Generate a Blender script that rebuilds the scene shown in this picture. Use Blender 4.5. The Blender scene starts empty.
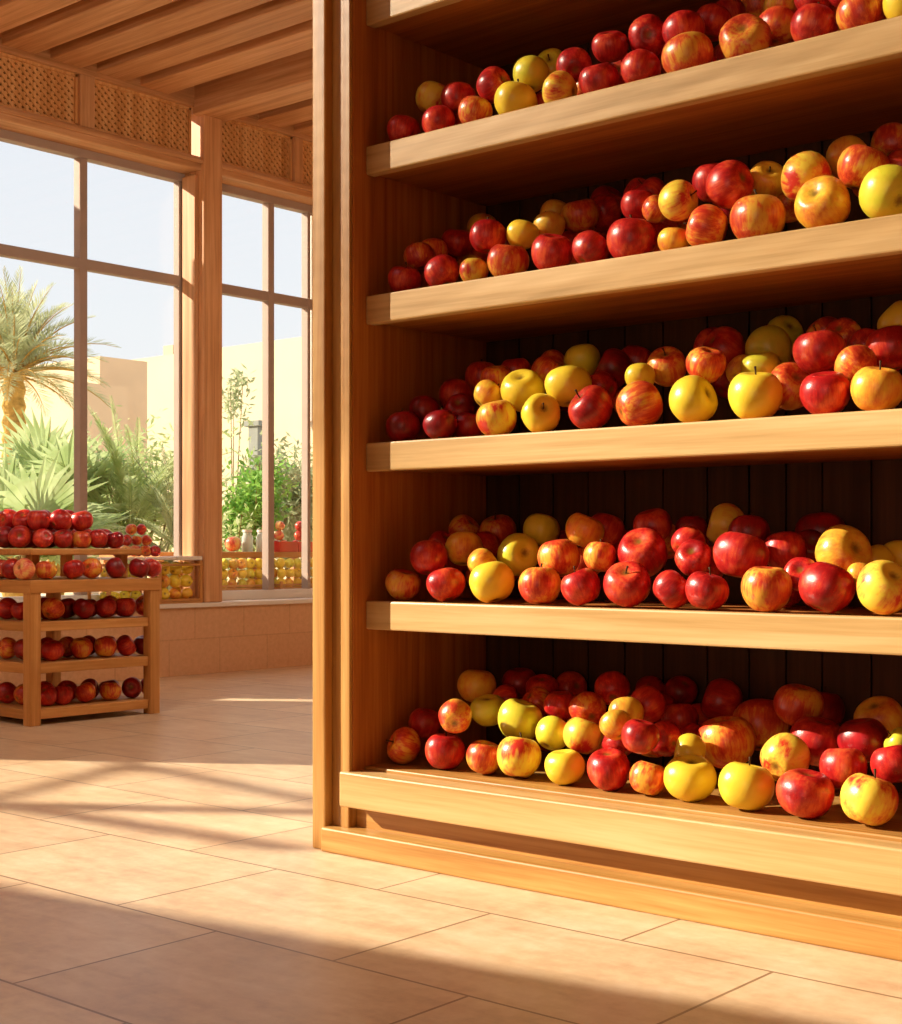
import bpy, bmesh, math, random
from mathutils import Vector, Matrix, noise
random.seed(7)
C = bpy.context.scene.collection
PI = math.pi

# ------------------------------------------------------------------ data
# every fruit: u (along the shelf), v (depth), z, radius, colour class, front row flag
SHELF_APPLES = {}
SHELF_APPLES['A'] = [
 (0.188,0.110,1.672,0.043,'R',1), (0.298,0.109,1.671,0.042,'R',1), (0.405,0.109,1.671,0.042,'O',1), (0.512,0.118,1.680,0.051,'Y',1), (0.637,0.110,1.672,0.043,'YB',1),
 (0.736,0.111,1.672,0.044,'R',1), (0.839,0.111,1.673,0.044,'R',1), (0.943,0.121,1.682,0.054,'O',1), (1.072,0.121,1.682,0.054,'O',1), (1.218,0.114,1.675,0.047,'R',1),
 (1.311,0.112,1.674,0.045,'O',1), (1.397,0.113,1.672,0.043,'Y',1), (1.095,0.203,1.724,0.043,'O',0), (0.310,0.163,1.731,0.042,'R',0), (0.417,0.160,1.738,0.044,'R',0),
 (0.637,0.161,1.736,0.040,'R',0), (0.506,0.180,1.749,0.043,'G',0), (0.901,0.175,1.751,0.047,'R',0), (1.270,0.146,1.737,0.040,'R',0), (0.228,0.169,1.749,0.043,'YB',0),
 (1.193,0.168,1.747,0.041,'R',0), (0.509,0.254,1.782,0.042,'G',0), (0.923,0.253,1.786,0.043,'R',0), (1.077,0.249,1.784,0.035,'YB',0), (0.811,0.181,1.765,0.045,'R',0),
 (0.731,0.159,1.755,0.041,'R',0), (0.920,0.323,1.821,0.039,'R',0), (0.947,0.389,1.854,0.042,'O',0), (0.959,0.453,1.805,0.043,'C',0), (0.909,0.385,1.773,0.043,'O',0),
 (0.931,0.302,1.720,0.043,'R',0), (1.089,0.317,1.754,0.043,'R',0), (0.522,0.328,1.749,0.043,'R',0), (0.825,0.257,1.731,0.043,'C',0), (0.718,0.232,1.723,0.043,'R',0),
 (0.910,0.226,1.682,0.043,'R',0), (0.517,0.246,1.699,0.043,'R',0), (0.242,0.244,1.715,0.043,'R',0), (1.206,0.242,1.715,0.043,'O',0), (0.430,0.236,1.704,0.043,'R',0),
 (1.282,0.210,1.689,0.043,'C',0), (0.624,0.233,1.704,0.043,'O',0),
]
SHELF_APPLES['B'] = [
 (0.195,0.109,1.325,0.042,'R',1), (0.307,0.110,1.326,0.043,'R',1), (0.407,0.102,1.319,0.035,'YB',1), (0.492,0.116,1.332,0.049,'O',1), (0.612,0.115,1.331,0.048,'R',1),
 (0.715,0.109,1.325,0.042,'R',1), (0.811,0.120,1.335,0.053,'R',1), (0.914,0.114,1.317,0.034,'OY',1), (0.991,0.113,1.329,0.046,'O',1), (1.096,0.125,1.340,0.058,'O',1),
 (1.232,0.123,1.338,0.056,'OY',1), (1.360,0.123,1.338,0.056,'G',1), (0.193,0.160,1.384,0.038,'O',0), (0.175,0.230,1.405,0.039,'O',0), (1.172,0.177,1.409,0.053,'YB',0),
 (0.489,0.170,1.396,0.039,'Y',0), (1.288,0.173,1.408,0.052,'O',0), (1.331,0.247,1.417,0.037,'R',0), (0.415,0.142,1.397,0.044,'R',0), (0.191,0.300,1.439,0.043,'R',0),
 (0.516,0.236,1.421,0.039,'OY',0), (0.931,0.103,1.390,0.043,'YB',0), (0.840,0.165,1.398,0.031,'O',0), (0.549,0.306,1.452,0.047,'O',0), (0.556,0.391,1.473,0.043,'R',0),
 (1.025,0.139,1.413,0.050,'R',0), (0.780,0.191,1.420,0.039,'R',0), (1.067,0.215,1.429,0.041,'OY',0), (0.956,0.197,1.440,0.046,'R',0), (0.521,0.454,1.510,0.044,'R',0),
 (0.215,0.366,1.481,0.040,'OY',0), (0.764,0.261,1.456,0.042,'R',0), (1.223,0.243,1.453,0.044,'OY',0), (0.469,0.320,1.470,0.038,'OY',0), (1.295,0.289,1.475,0.044,'O',0),
 (0.706,0.303,1.477,0.036,'R',0), (0.496,0.446,1.430,0.043,'O',0), (0.228,0.438,1.449,0.043,'C',0), (0.719,0.372,1.447,0.043,'R',0), (1.309,0.365,1.441,0.043,'O',0),
 (0.589,0.448,1.423,0.043,'C',0), (0.477,0.366,1.407,0.043,'R',0), (0.776,0.326,1.406,0.043,'O',0), (1.236,0.319,1.420,0.043,'O',0), (0.558,0.357,1.383,0.043,'C',0),
 (0.969,0.274,1.405,0.043,'C',0), (0.178,0.375,1.406,0.043,'O',0), (1.080,0.288,1.397,0.043,'O',0), (0.524,0.283,1.358,0.043,'O',0), (0.788,0.238,1.356,0.043,'R',0),
]
SHELF_APPLES['C'] = [
 (0.187,0.111,0.986,0.044,'C',1), (0.302,0.109,0.984,0.042,'C',1), (0.461,0.116,0.991,0.049,'YB',1), (0.584,0.113,0.988,0.046,'Y',1), (0.709,0.120,0.995,0.053,'R',1),
 (0.829,0.119,0.994,0.052,'O',1), (0.955,0.120,0.995,0.053,'Y',1), (1.091,0.123,0.997,0.056,'Y',1), (1.240,0.115,0.990,0.048,'R',1), (1.340,0.118,0.993,0.051,'OY',1),
 (0.320,0.186,0.983,0.040,'C',0), (1.114,0.221,1.018,0.049,'O',0), (0.267,0.220,1.029,0.038,'C',0), (0.190,0.181,1.026,0.038,'C',0), (1.274,0.176,1.042,0.043,'O',0),
 (0.473,0.194,1.053,0.052,'Y',0), (0.606,0.182,1.053,0.054,'Y',0), (0.635,0.268,1.055,0.038,'R',0), (0.389,0.174,1.047,0.037,'OY',0), (0.213,0.270,1.066,0.046,'R',0),
 (1.041,0.235,1.063,0.041,'G',0), (0.977,0.277,1.064,0.036,'OY',0), (1.307,0.254,1.080,0.052,'R',0), (0.799,0.169,1.056,0.034,'Y',0), (1.191,0.194,1.078,0.053,'R',0),
 (0.950,0.178,1.071,0.044,'O',0), (0.823,0.235,1.082,0.045,'O',0), (1.234,0.304,1.093,0.040,'R',0), (0.622,0.334,1.104,0.046,'C',0), (1.005,0.339,1.114,0.052,'G',0),
 (0.484,0.272,1.100,0.042,'O',0), (0.369,0.228,1.092,0.038,'O',0), (0.236,0.340,1.114,0.045,'R',0), (0.624,0.420,1.125,0.045,'R',0), (0.908,0.323,1.121,0.051,'R',0),
 (0.372,0.298,1.114,0.038,'R',0), (0.843,0.393,1.137,0.047,'R',0), (0.531,0.340,1.130,0.046,'G',0), (1.171,0.334,1.126,0.039,'O',0), (0.441,0.346,1.127,0.038,'O',0),
 (1.110,0.380,1.139,0.040,'O',0), (1.282,0.352,1.142,0.047,'Y',0), (0.992,0.425,1.153,0.044,'G',0), (0.996,0.451,1.073,0.043,'O',0), (1.296,0.430,1.107,0.043,'R',0),
 (1.123,0.452,1.107,0.043,'C',0), (0.852,0.444,1.067,0.043,'C',0), (0.544,0.418,1.096,0.043,'C',0), (0.454,0.417,1.096,0.043,'R',0), (1.182,0.396,1.078,0.043,'O',0),
 (0.923,0.404,1.085,0.043,'R',0), (1.010,0.367,1.027,0.043,'O',0), (0.360,0.369,1.083,0.043,'R',0), (0.249,0.417,1.080,0.043,'O',0), (0.631,0.385,1.035,0.043,'O',0),
 (0.496,0.337,1.051,0.043,'C',0), (1.242,0.351,1.029,0.043,'R',0),
]
SHELF_APPLES['D'] = [
 (0.187,0.111,0.621,0.044,'O',1), (0.315,0.114,0.624,0.047,'R',1), (0.443,0.121,0.630,0.054,'Y',1), (0.580,0.115,0.625,0.048,'O',1), (0.689,0.113,0.623,0.046,'R',1),
 (0.801,0.118,0.628,0.051,'R',1), (0.990,0.114,0.624,0.047,'R',1), (1.118,0.119,0.629,0.052,'O',1), (1.239,0.122,0.631,0.055,'R',1), (1.352,0.119,0.629,0.052,'YB',1),
 (0.904,0.124,0.619,0.042,'R',0), (1.150,0.196,0.651,0.036,'R',0), (1.273,0.192,0.651,0.027,'OY',0), (0.377,0.171,0.665,0.039,'OY',0), (0.573,0.193,0.680,0.051,'O',0),
 (1.025,0.185,0.687,0.058,'R',0), (0.245,0.136,0.680,0.046,'R',0), (0.786,0.200,0.691,0.057,'R',0), (0.418,0.247,0.687,0.052,'G',0), (1.215,0.242,0.691,0.058,'OY',0),
 (0.928,0.168,0.681,0.041,'R',0), (1.239,0.332,0.677,0.039,'Y',0), (1.257,0.410,0.682,0.044,'Y',0), (0.700,0.167,0.684,0.038,'O',0), (1.075,0.274,0.696,0.046,'R',0),
 (0.286,0.213,0.701,0.046,'OY',0), (0.276,0.299,0.704,0.041,'R',0), (1.089,0.355,0.702,0.040,'C',0), (0.206,0.227,0.709,0.039,'R',0), (0.882,0.222,0.713,0.038,'R',0),
 (1.070,0.441,0.731,0.057,'C',0), (0.996,0.271,0.733,0.044,'C',0), (0.256,0.377,0.740,0.049,'O',0), (0.591,0.263,0.741,0.046,'OY',0), (0.425,0.325,0.743,0.047,'G',0),
 (0.588,0.353,0.744,0.044,'R',0), (0.916,0.317,0.750,0.050,'YB',0), (0.172,0.349,0.745,0.043,'O',0), (0.832,0.316,0.742,0.037,'C',0), (0.763,0.274,0.750,0.044,'R',0),
 (0.930,0.399,0.714,0.043,'R',0), (0.750,0.350,0.716,0.043,'O',0), (0.185,0.424,0.712,0.043,'R',0), (0.601,0.429,0.710,0.043,'R',0), (0.439,0.403,0.708,0.043,'C',0),
 (0.844,0.386,0.711,0.043,'C',0), (0.565,0.308,0.672,0.043,'O',0), (1.099,0.451,0.640,0.043,'O',0), (0.893,0.284,0.666,0.043,'R',0), (0.193,0.298,0.677,0.043,'R',0),
 (0.287,0.363,0.655,0.043,'R',0), (1.108,0.371,0.626,0.043,'R',0), (0.295,0.264,0.632,0.043,'O',0), (1.055,0.308,0.620,0.043,'R',0),
]
SHELF_APPLES['E'] = [
 (0.171,0.132,0.242,0.046,'O',1), (0.296,0.133,0.245,0.048,'R',1), (0.414,0.130,0.240,0.043,'O',1), (0.507,0.136,0.249,0.053,'YB',1), (0.634,0.132,0.244,0.047,'Y',1),
 (0.745,0.134,0.245,0.049,'R',1), (0.845,0.128,0.239,0.042,'O',1), (0.941,0.132,0.251,0.055,'Y',1), (1.078,0.110,0.252,0.056,'Y',1), (1.202,0.111,0.252,0.056,'R',1),
 (1.328,0.111,0.252,0.056,'YB',1), (1.235,0.201,0.284,0.048,'R',0), (1.115,0.197,0.292,0.052,'YB',0), (0.896,0.206,0.284,0.040,'Y',0), (0.173,0.203,0.287,0.041,'R',0),
 (0.628,0.206,0.295,0.047,'YB',0), (0.543,0.212,0.292,0.041,'G',0), (0.928,0.300,0.298,0.063,'O',0), (1.337,0.193,0.302,0.044,'R',0), (0.847,0.096,0.322,0.042,'R',0),
 (0.446,0.218,0.314,0.057,'G',0), (0.822,0.232,0.302,0.041,'R',0), (0.358,0.096,0.326,0.041,'O',0), (0.836,0.314,0.296,0.035,'R',0), (0.774,0.117,0.337,0.036,'OY',0),
 (1.132,0.295,0.317,0.056,'R',0), (0.349,0.224,0.328,0.044,'G',0), (1.235,0.286,0.328,0.053,'C',0), (0.944,0.417,0.324,0.064,'O',0), (1.322,0.259,0.333,0.033,'G',0),
 (0.780,0.356,0.328,0.044,'R',0), (0.595,0.272,0.344,0.044,'O',0), (0.755,0.183,0.356,0.039,'OY',0), (0.337,0.306,0.342,0.041,'R',0), (0.514,0.278,0.347,0.041,'R',0),
 (0.429,0.304,0.346,0.038,'O',0), (0.754,0.265,0.366,0.044,'R',0), (0.843,0.427,0.367,0.051,'R',0), (0.770,0.449,0.310,0.049,'R',0), (1.226,0.381,0.360,0.051,'OY',0),
 (1.067,0.349,0.380,0.054,'O',0), (0.255,0.298,0.374,0.049,'OY',0), (0.394,0.370,0.369,0.041,'R',0), (1.069,0.447,0.361,0.051,'C',0), (0.312,0.392,0.376,0.047,'C',0),
 (0.720,0.458,0.377,0.040,'C',0), (0.419,0.448,0.367,0.044,'R',0), (0.642,0.454,0.370,0.042,'C',0), (0.612,0.342,0.386,0.042,'R',0), (0.620,0.390,0.321,0.043,'O',0),
 (0.708,0.391,0.347,0.038,'C',0), (0.321,0.443,0.306,0.043,'C',0), (0.243,0.368,0.321,0.043,'R',0), (0.667,0.454,0.296,0.038,'R',0), (0.399,0.395,0.292,0.043,'C',0),
 (0.470,0.448,0.299,0.043,'R',0), (0.750,0.291,0.286,0.043,'O',0), (1.097,0.447,0.275,0.043,'C',0), (1.238,0.452,0.306,0.043,'O',0), (0.719,0.213,0.293,0.043,'R',0),
 (0.527,0.351,0.314,0.043,'O',0), (0.442,0.325,0.272,0.043,'C',0), (0.604,0.321,0.277,0.043,'O',0),
]
STAND_APPLES = [
 ('low',-2.630,1.060,0.106,0.047,'R'), ('low',-2.630,1.137,0.106,0.047,'R'), ('low',-2.630,1.249,0.106,0.047,'O'), ('low',-2.630,1.365,0.106,0.047,'O'), ('low',-2.630,1.478,0.106,0.047,'C'),
 ('low',-2.630,1.574,0.106,0.047,'R'), ('low',-2.735,1.020,0.107,0.048,'O'), ('low',-2.735,1.125,0.107,0.048,'R'), ('low',-2.735,1.230,0.107,0.048,'R'), ('low',-2.735,1.335,0.107,0.048,'C'),
 ('low',-2.735,1.440,0.107,0.048,'C'), ('low',-2.840,1.010,0.107,0.048,'R'), ('low',-2.945,1.010,0.107,0.048,'C'), ('low',-3.050,1.010,0.107,0.048,'O'), ('low',-3.155,1.010,0.107,0.048,'R'),
 ('mid',-2.630,1.084,0.293,0.050,'R'), ('mid',-2.630,1.224,0.293,0.050,'O'), ('mid',-2.630,1.349,0.293,0.050,'O'), ('mid',-2.630,1.447,0.293,0.050,'R'), ('mid',-2.630,1.542,0.293,0.050,'C'),
 ('mid',-2.735,1.020,0.292,0.048,'R'), ('mid',-2.735,1.125,0.292,0.048,'R'), ('mid',-2.735,1.230,0.292,0.048,'O'), ('mid',-2.735,1.335,0.292,0.048,'C'), ('mid',-2.735,1.440,0.292,0.048,'O'),
 ('mid',-2.840,1.010,0.292,0.048,'O'), ('mid',-2.945,1.010,0.292,0.048,'R'), ('mid',-3.050,1.010,0.292,0.048,'R'), ('mid',-3.155,1.010,0.292,0.048,'R'), ('high',-2.630,1.094,0.458,0.050,'O'),
 ('high',-2.630,1.234,0.458,0.050,'C'), ('high',-2.630,1.344,0.458,0.050,'R'), ('high',-2.630,1.452,0.458,0.050,'R'), ('high',-2.630,1.553,0.458,0.050,'O'), ('high',-2.735,1.020,0.457,0.048,'R'),
 ('high',-2.735,1.125,0.457,0.048,'R'), ('high',-2.735,1.230,0.457,0.048,'C'), ('high',-2.735,1.335,0.457,0.048,'R'), ('high',-2.735,1.440,0.457,0.048,'O'), ('high',-2.840,1.010,0.457,0.048,'R'),
 ('high',-2.945,1.010,0.457,0.048,'C'), ('high',-3.050,1.010,0.457,0.048,'R'), ('high',-3.155,1.010,0.457,0.048,'R'), ('top',-2.600,0.933,0.622,0.047,'P'), ('top',-2.600,1.040,0.622,0.047,'O'),
 ('top',-2.600,1.169,0.622,0.047,'R'), ('top',-2.600,1.262,0.622,0.047,'O'), ('top',-2.600,1.373,0.622,0.047,'C'), ('top',-2.600,1.492,0.622,0.047,'C'), ('top',-2.600,1.567,0.622,0.047,'R'),
 ('top',-2.720,0.965,0.622,0.047,'R'), ('top',-2.820,0.965,0.622,0.047,'P'), ('top',-2.920,0.965,0.622,0.047,'R'), ('top',-3.020,0.965,0.622,0.047,'C'), ('heap',-2.670,1.068,0.743,0.044,'R'),
 ('heap',-2.670,1.164,0.743,0.044,'R'), ('heap',-2.670,1.253,0.743,0.044,'O'), ('heap',-2.670,1.338,0.743,0.044,'R'), ('heap',-2.670,1.425,0.743,0.044,'C'), ('heap',-2.775,1.030,0.748,0.050,'R'),
 ('heap',-2.880,1.030,0.748,0.050,'C'), ('heap',-2.985,1.030,0.748,0.050,'R'), ('heap',-3.090,1.030,0.748,0.050,'R'), ('heap',-2.775,1.135,0.748,0.049,'R'), ('heap',-2.775,1.240,0.748,0.049,'C'),
 ('heap',-2.775,1.345,0.748,0.049,'R'), ('heap',-2.775,1.440,0.748,0.049,'C'), ('heap',-2.880,1.135,0.748,0.049,'R'), ('heap',-2.880,1.240,0.748,0.049,'C'), ('heap',-2.880,1.345,0.748,0.049,'R'),
 ('heap',-2.985,1.135,0.748,0.049,'R'), ('heap',-2.985,1.240,0.748,0.049,'R'), ('heap',-2.725,1.085,0.819,0.051,'R'), ('heap',-2.725,1.190,0.819,0.051,'R'), ('heap',-2.725,1.295,0.819,0.051,'R'),
 ('heap',-2.830,1.085,0.819,0.051,'R'), ('heap',-2.830,1.190,0.819,0.051,'C'), ('heap',-2.830,1.295,0.819,0.051,'C'), ('heap',-2.935,1.085,0.819,0.051,'R'), ('heap',-2.935,1.190,0.819,0.051,'R'),
 ('heap',-3.040,1.085,0.819,0.051,'C'),
]


# ------------------------------------------------------------------ materials
def lin(hexs):
    r = []
    for i in (0, 2, 4):
        c = int(hexs[i:i+2], 16) / 255
        r.append(c / 12.92 if c <= .04045 else ((c + .055) / 1.055) ** 2.4)
    return (r[0], r[1], r[2], 1)

class NT:
    def __init__(self, name):
        self.m = bpy.data.materials.new(name); self.m.use_nodes = True
        self.t = self.m.node_tree; self.t.nodes.clear()
        self.out = self.n('ShaderNodeOutputMaterial')
    def n(self, typ, **kw):
        nd = self.t.nodes.new(typ)
        for k, v in kw.items():
            if k[0] == 'i' and k[1:].isdigit(): nd.inputs[int(k[1:])].default_value = v
            elif hasattr(nd, k): setattr(nd, k, v)
            else: nd.inputs[k.replace('_', ' ')].default_value = v
        return nd
    def l(self, a, b): self.t.links.new(a, b)
    def ramp(self, fac, stops, interp='LINEAR'):
        r = self.n('ShaderNodeValToRGB'); r.color_ramp.interpolation = interp
        e = r.color_ramp.elements
        while len(e) < len(stops): e.new(.5)
        for el, (p, c) in zip(e, stops): el.position = p; el.color = c
        self.l(fac, r.inputs[0]); return r.outputs[0]
    def mix(self, fac, a, b, blend='MIX'):
        m = self.n('ShaderNodeMix', data_type='RGBA', blend_type=blend)
        for s, v in ((0, fac), (6, a), (7, b)):
            if hasattr(v, 'links') or hasattr(v, 'is_linked'): self.l(v, m.inputs[s])
            else: m.inputs[s].default_value = v
        return m.outputs[2]
    def math(self, op, a, b=None):
        m = self.n('ShaderNodeMath', operation=op)
        for i, v in ((0, a), (1, b)):
            if v is None: continue
            if hasattr(v, 'is_linked'): self.l(v, m.inputs[i])
            else: m.inputs[i].default_value = v
        return m.outputs[0]
    def pbr(self, col, rough=.5, spec=.5, bump=None, bstr=.2, bdist=.01):
        p = self.n('ShaderNodeBsdfPrincipled')
        if hasattr(col, 'is_linked'): self.l(col, p.inputs['Base Color'])
        else: p.inputs['Base Color'].default_value = col
        if hasattr(rough, 'is_linked'): self.l(rough, p.inputs['Roughness'])
        else: p.inputs['Roughness'].default_value = rough
        p.inputs['Specular IOR Level'].default_value = spec
        if bump is not None:
            b = self.n('ShaderNodeBump'); b.inputs['Strength'].default_value = bstr
            b.inputs['Distance'].default_value = bdist
            self.l(bump, b.inputs['Height']); self.l(b.outputs[0], p.inputs['Normal'])
        self.l(p.outputs[0], self.out.inputs[0]); return p

def wood(name, axis, dark, mid, light, rough=.42, scale=1.0):
    """timber with its grain along one axis"""
    N = NT(name)
    tc = N.n('ShaderNodeTexCoord'); oi = N.n('ShaderNodeObjectInfo')
    off = N.n('ShaderNodeVectorMath', operation='MULTIPLY_ADD')
    cmb = N.n('ShaderNodeCombineXYZ')
    for i in range(3): N.l(oi.outputs['Random'], cmb.inputs[i])
    N.l(cmb.outputs[0], off.inputs[0]); off.inputs[1].default_value = (7.3, 5.1, 3.7); N.l(tc.outputs['Object'], off.inputs[2])
    mp = N.n('ShaderNodeMapping'); N.l(off.outputs[0], mp.inputs[0])
    sc = [26 * scale] * 3; sc[axis] = 1.3 * scale
    mp.inputs['Scale'].default_value = sc
    a = N.n('ShaderNodeTexNoise', Scale=1.0, Detail=5.0, Roughness=.6, Distortion=.35); N.l(mp.outputs[0], a.inputs['Vector'])
    mp2 = N.n('ShaderNodeMapping'); N.l(off.outputs[0], mp2.inputs[0])
    sc = [120 * scale] * 3; sc[axis] = 3.0 * scale
    mp2.inputs['Scale'].default_value = sc
    b = N.n('ShaderNodeTexNoise', Scale=1.0, Detail=3.0, Roughness=.6); N.l(mp2.outputs[0], b.inputs['Vector'])
    f = N.math('ADD', N.math('MULTIPLY', a.outputs[0], .72), N.math('MULTIPLY', b.outputs[0], .28))
    col = N.ramp(f, [(.33, lin(dark)), (.5, lin(mid)), (.66, lin(light))])
    rv = N.math('ADD', N.math('MULTIPLY', oi.outputs['Random'], .16), .92)
    hs = N.n('ShaderNodeHueSaturation'); N.l(col, hs.inputs['Color']); N.l(rv, hs.inputs['Value'])
    N.pbr(hs.outputs[0], rough, .35, f, .12, .002)
    return N.m

def plain(name, col, rough=.6, spec=.3, var=.0, scale=8.0, bump=0):
    N = NT(name)
    tc = N.n('ShaderNodeTexCoord')
    a = N.n('ShaderNodeTexNoise', Scale=scale, Detail=5.0, Roughness=.6); N.l(tc.outputs['Object'], a.inputs['Vector'])
    c = lin(col); lo = tuple(x * (1 - var) for x in c[:3]) + (1,); hi = tuple(min(1, x * (1 + var)) for x in c[:3]) + (1,)
    N.pbr(N.ramp(a.outputs[0], [(.3, lo), (.7, hi)]), rough, spec, a.outputs[0] if bump else None, bump, .01)
    return N.m

OAK = ('905E26', 'AE7E40', 'C29858')
oak = [wood('oak_grain_%s' % 'uvz'[i], i, *OAK) for i in range(3)]
inner = [wood('shade_inner_oak_%s' % 'uvz'[i], i, '86491A', 'A86429', 'BE7B3A', rough=.5) for i in range(3)]  # shelf cavity shade put into a darker, redder oak
lit_lipoak = wood('lit_oak_lip', 0, 'AA854C', 'C49E66', 'D2B07C')  # sunlight on the front edges put into a lighter oak
BACK_SHADE = ('38200F', '462A16', '54341C')  # back panel colours darkened to carry the cavity shade
shaded_backwood = wood('back_board_shade', 2, *BACK_SHADE, rough=.6)
CED = ('B27C4C', 'D09A68', 'E2B284')
cedar = [wood('cedar_grain_%s' % 'uvz'[i], i, *CED, rough=.5) for i in range(3)]
STD = ('B0753A', 'C68C4C', 'D7A263')
stand_w = [wood('stand_wood_%s' % 'uvz'[i], i, *STD, rough=.5) for i in range(3)]
lattice_m = wood('lattice_wood', 2, 'C08448', 'DAA264', 'EABB80', rough=.6)
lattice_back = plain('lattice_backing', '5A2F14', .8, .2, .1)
frame_m = plain('window_frame_paint', 'AC988A', .55, .3, .05)
white_m = plain('white_paint', 'EFE8DC', .5, .3, .03)
cream_m = plain('cream_render', 'E4D2B0', .9, .1, .03, 1.5)
tan_m = plain('tan_render', 'DFC4A4', .9, .1, .05, 1.5)
sand_m = plain('pale_sand', 'DCCDB2', .95, .1, .1, 3)
plaster_m = plain('warm_plaster', 'C9996A', .9, .1, .04, 2)
grey_m = plain('weathered_grey_timber', '8C8F88', .8, .2, .1)
stem_m = plain('stem_bark', '4A3218', .7, .2, .2)
trunk_m = plain('palm_fibre', 'C09A55', .9, .1, .35, 14, .6)
twig_m = plain('twig_bark', '86704A', .8, .1, .2)
redglass_m = plain('red_glass', 'C02A1E', .2, .5, .1)

def glass():
    N = NT('window_glass')
    t = N.n('ShaderNodeBsdfTransparent'); g = N.n('ShaderNodeBsdfGlossy'); g.inputs['Roughness'].default_value = .02
    m = N.n('ShaderNodeMixShader'); m.inputs[0].default_value = .035
    N.l(t.outputs[0], m.inputs[1]); N.l(g.outputs[0], m.inputs[2]); N.l(m.outputs[0], N.out.inputs[0]); return N.m
glass_m = glass()
def jar_glass():
    N = NT('clear_jar_glass')
    t = N.n('ShaderNodeBsdfTransparent'); t.inputs[0].default_value = (.9, .93, .9, 1)
    p = N.n('ShaderNodeBsdfPrincipled'); p.inputs['Base Color'].default_value = (.85, .88, .85, 1); p.inputs['Roughness'].default_value = .1
    m = N.n('ShaderNodeMixShader'); m.inputs[0].default_value = .45
    N.l(t.outputs[0], m.inputs[1]); N.l(p.outputs[0], m.inputs[2]); N.l(m.outputs[0], N.out.inputs[0]); return N.m
jar_m = jar_glass()

def floor_mat():
    N = NT('stone_floor_tiles')
    tc = N.n('ShaderNodeTexCoord')
    mp = N.n('ShaderNodeMapping'); N.l(tc.outputs['Object'], mp.inputs[0])
    mp.inputs['Location'].default_value = (-.405, .635, 0)
    br = N.n('ShaderNodeTexBrick'); N.l(mp.outputs[0], br.inputs['Vector'])
    br.offset = .5; br.inputs['Scale'].default_value = 1.0
    br.inputs['Brick Width'].default_value = .6; br.inputs['Row Height'].default_value = .4275
    br.inputs['Mortar Size'].default_value = .0034; br.inputs['Mortar Smooth'].default_value = .3
    br.inputs['Color1'].default_value = (0, 0, 0, 1); br.inputs['Color2'].default_value = (1, 1, 1, 1); br.inputs['Mortar'].default_value = (.5, .5, .5, 1)
    n1 = N.n('ShaderNodeTexNoise', Scale=3.2, Detail=7.0, Roughness=.65); N.l(tc.outputs['Object'], n1.inputs['Vector'])
    n2 = N.n('ShaderNodeTexNoise', Scale=28.0, Detail=5.0, Roughness=.7); N.l(tc.outputs['Object'], n2.inputs['Vector'])
    mp3 = N.n('ShaderNodeMapping'); N.l(tc.outputs['Object'], mp3.inputs[0]); mp3.inputs['Scale'].default_value = (2, 9, 1)
    n3 = N.n('ShaderNodeTexNoise', Scale=2.0, Detail=6.0, Roughness=.6, Distortion=.5); N.l(mp3.outputs[0], n3.inputs['Vector'])
    f = N.math('ADD', N.math('MULTIPLY', n1.outputs[0], .4), N.math('ADD', N.math('MULTIPLY', n2.outputs[0], .3), N.math('MULTIPLY', n3.outputs[0], .3)))
    col = N.ramp(f, [(.34, lin('BE9A78')), (.5, lin('DEC29E')), (.64, lin('EFDABC'))])
    tv = N.ramp(br.outputs['Color'], [(0, (.88, .86, .85, 1)), (1, (1.03, 1.03, 1.02, 1))])
    col = N.mix(1.0, col, tv, 'MULTIPLY')
    mf = N.math('MULTIPLY', br.outputs['Fac'], .85)
    col = N.mix(mf, col, lin('7A5638'))
    ro = N.math('ADD', N.math('MULTIPLY', n2.outputs[0], .25), .22)
    h = N.math('SUBTRACT', N.math('MULTIPLY', n2.outputs[0], .25), br.outputs['Fac'])
    N.pbr(col, ro, .5, h, .25, .003)
    return N.m
floor_m = floor_mat()

def dado_mat():
    N = NT('terracotta_wall_tiles')
    tc = N.n('ShaderNodeTexCoord')
    sp = N.n('ShaderNodeSeparateXYZ'); N.l(tc.outputs['Object'], sp.inputs[0])
    cb = N.n('ShaderNodeCombineXYZ'); N.l(sp.outputs[1], cb.inputs[0]); N.l(sp.outputs[2], cb.inputs[1])
    br = N.n('ShaderNodeTexBrick'); N.l(cb.outputs[0], br.inputs['Vector'])
    br.offset = .5; br.inputs['Scale'].default_value = 1.0
    br.inputs['Brick Width'].default_value = .36; br.inputs['Row Height'].default_value = .2
    br.inputs['Mortar Size'].default_value = .004
    br.inputs['Color1'].default_value = lin('D6A67C'); br.inputs['Color2'].default_value = lin('DEB086'); br.inputs['Mortar'].default_value = lin('BC8E64')
    n2 = N.n('ShaderNodeTexNoise', Scale=40.0, Detail=4.0, Roughness=.7); N.l(tc.outputs['Object'], n2.inputs['Vector'])
    col = N.mix(.5, br.outputs['Color'], N.ramp(n2.outputs[0], [(.3, lin('C8966A')), (.7, lin('E8BC90'))]))
    N.pbr(col, .6, .3, n2.outputs[0], .1, .004); return N.m
dado_m = dado_mat()

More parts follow.
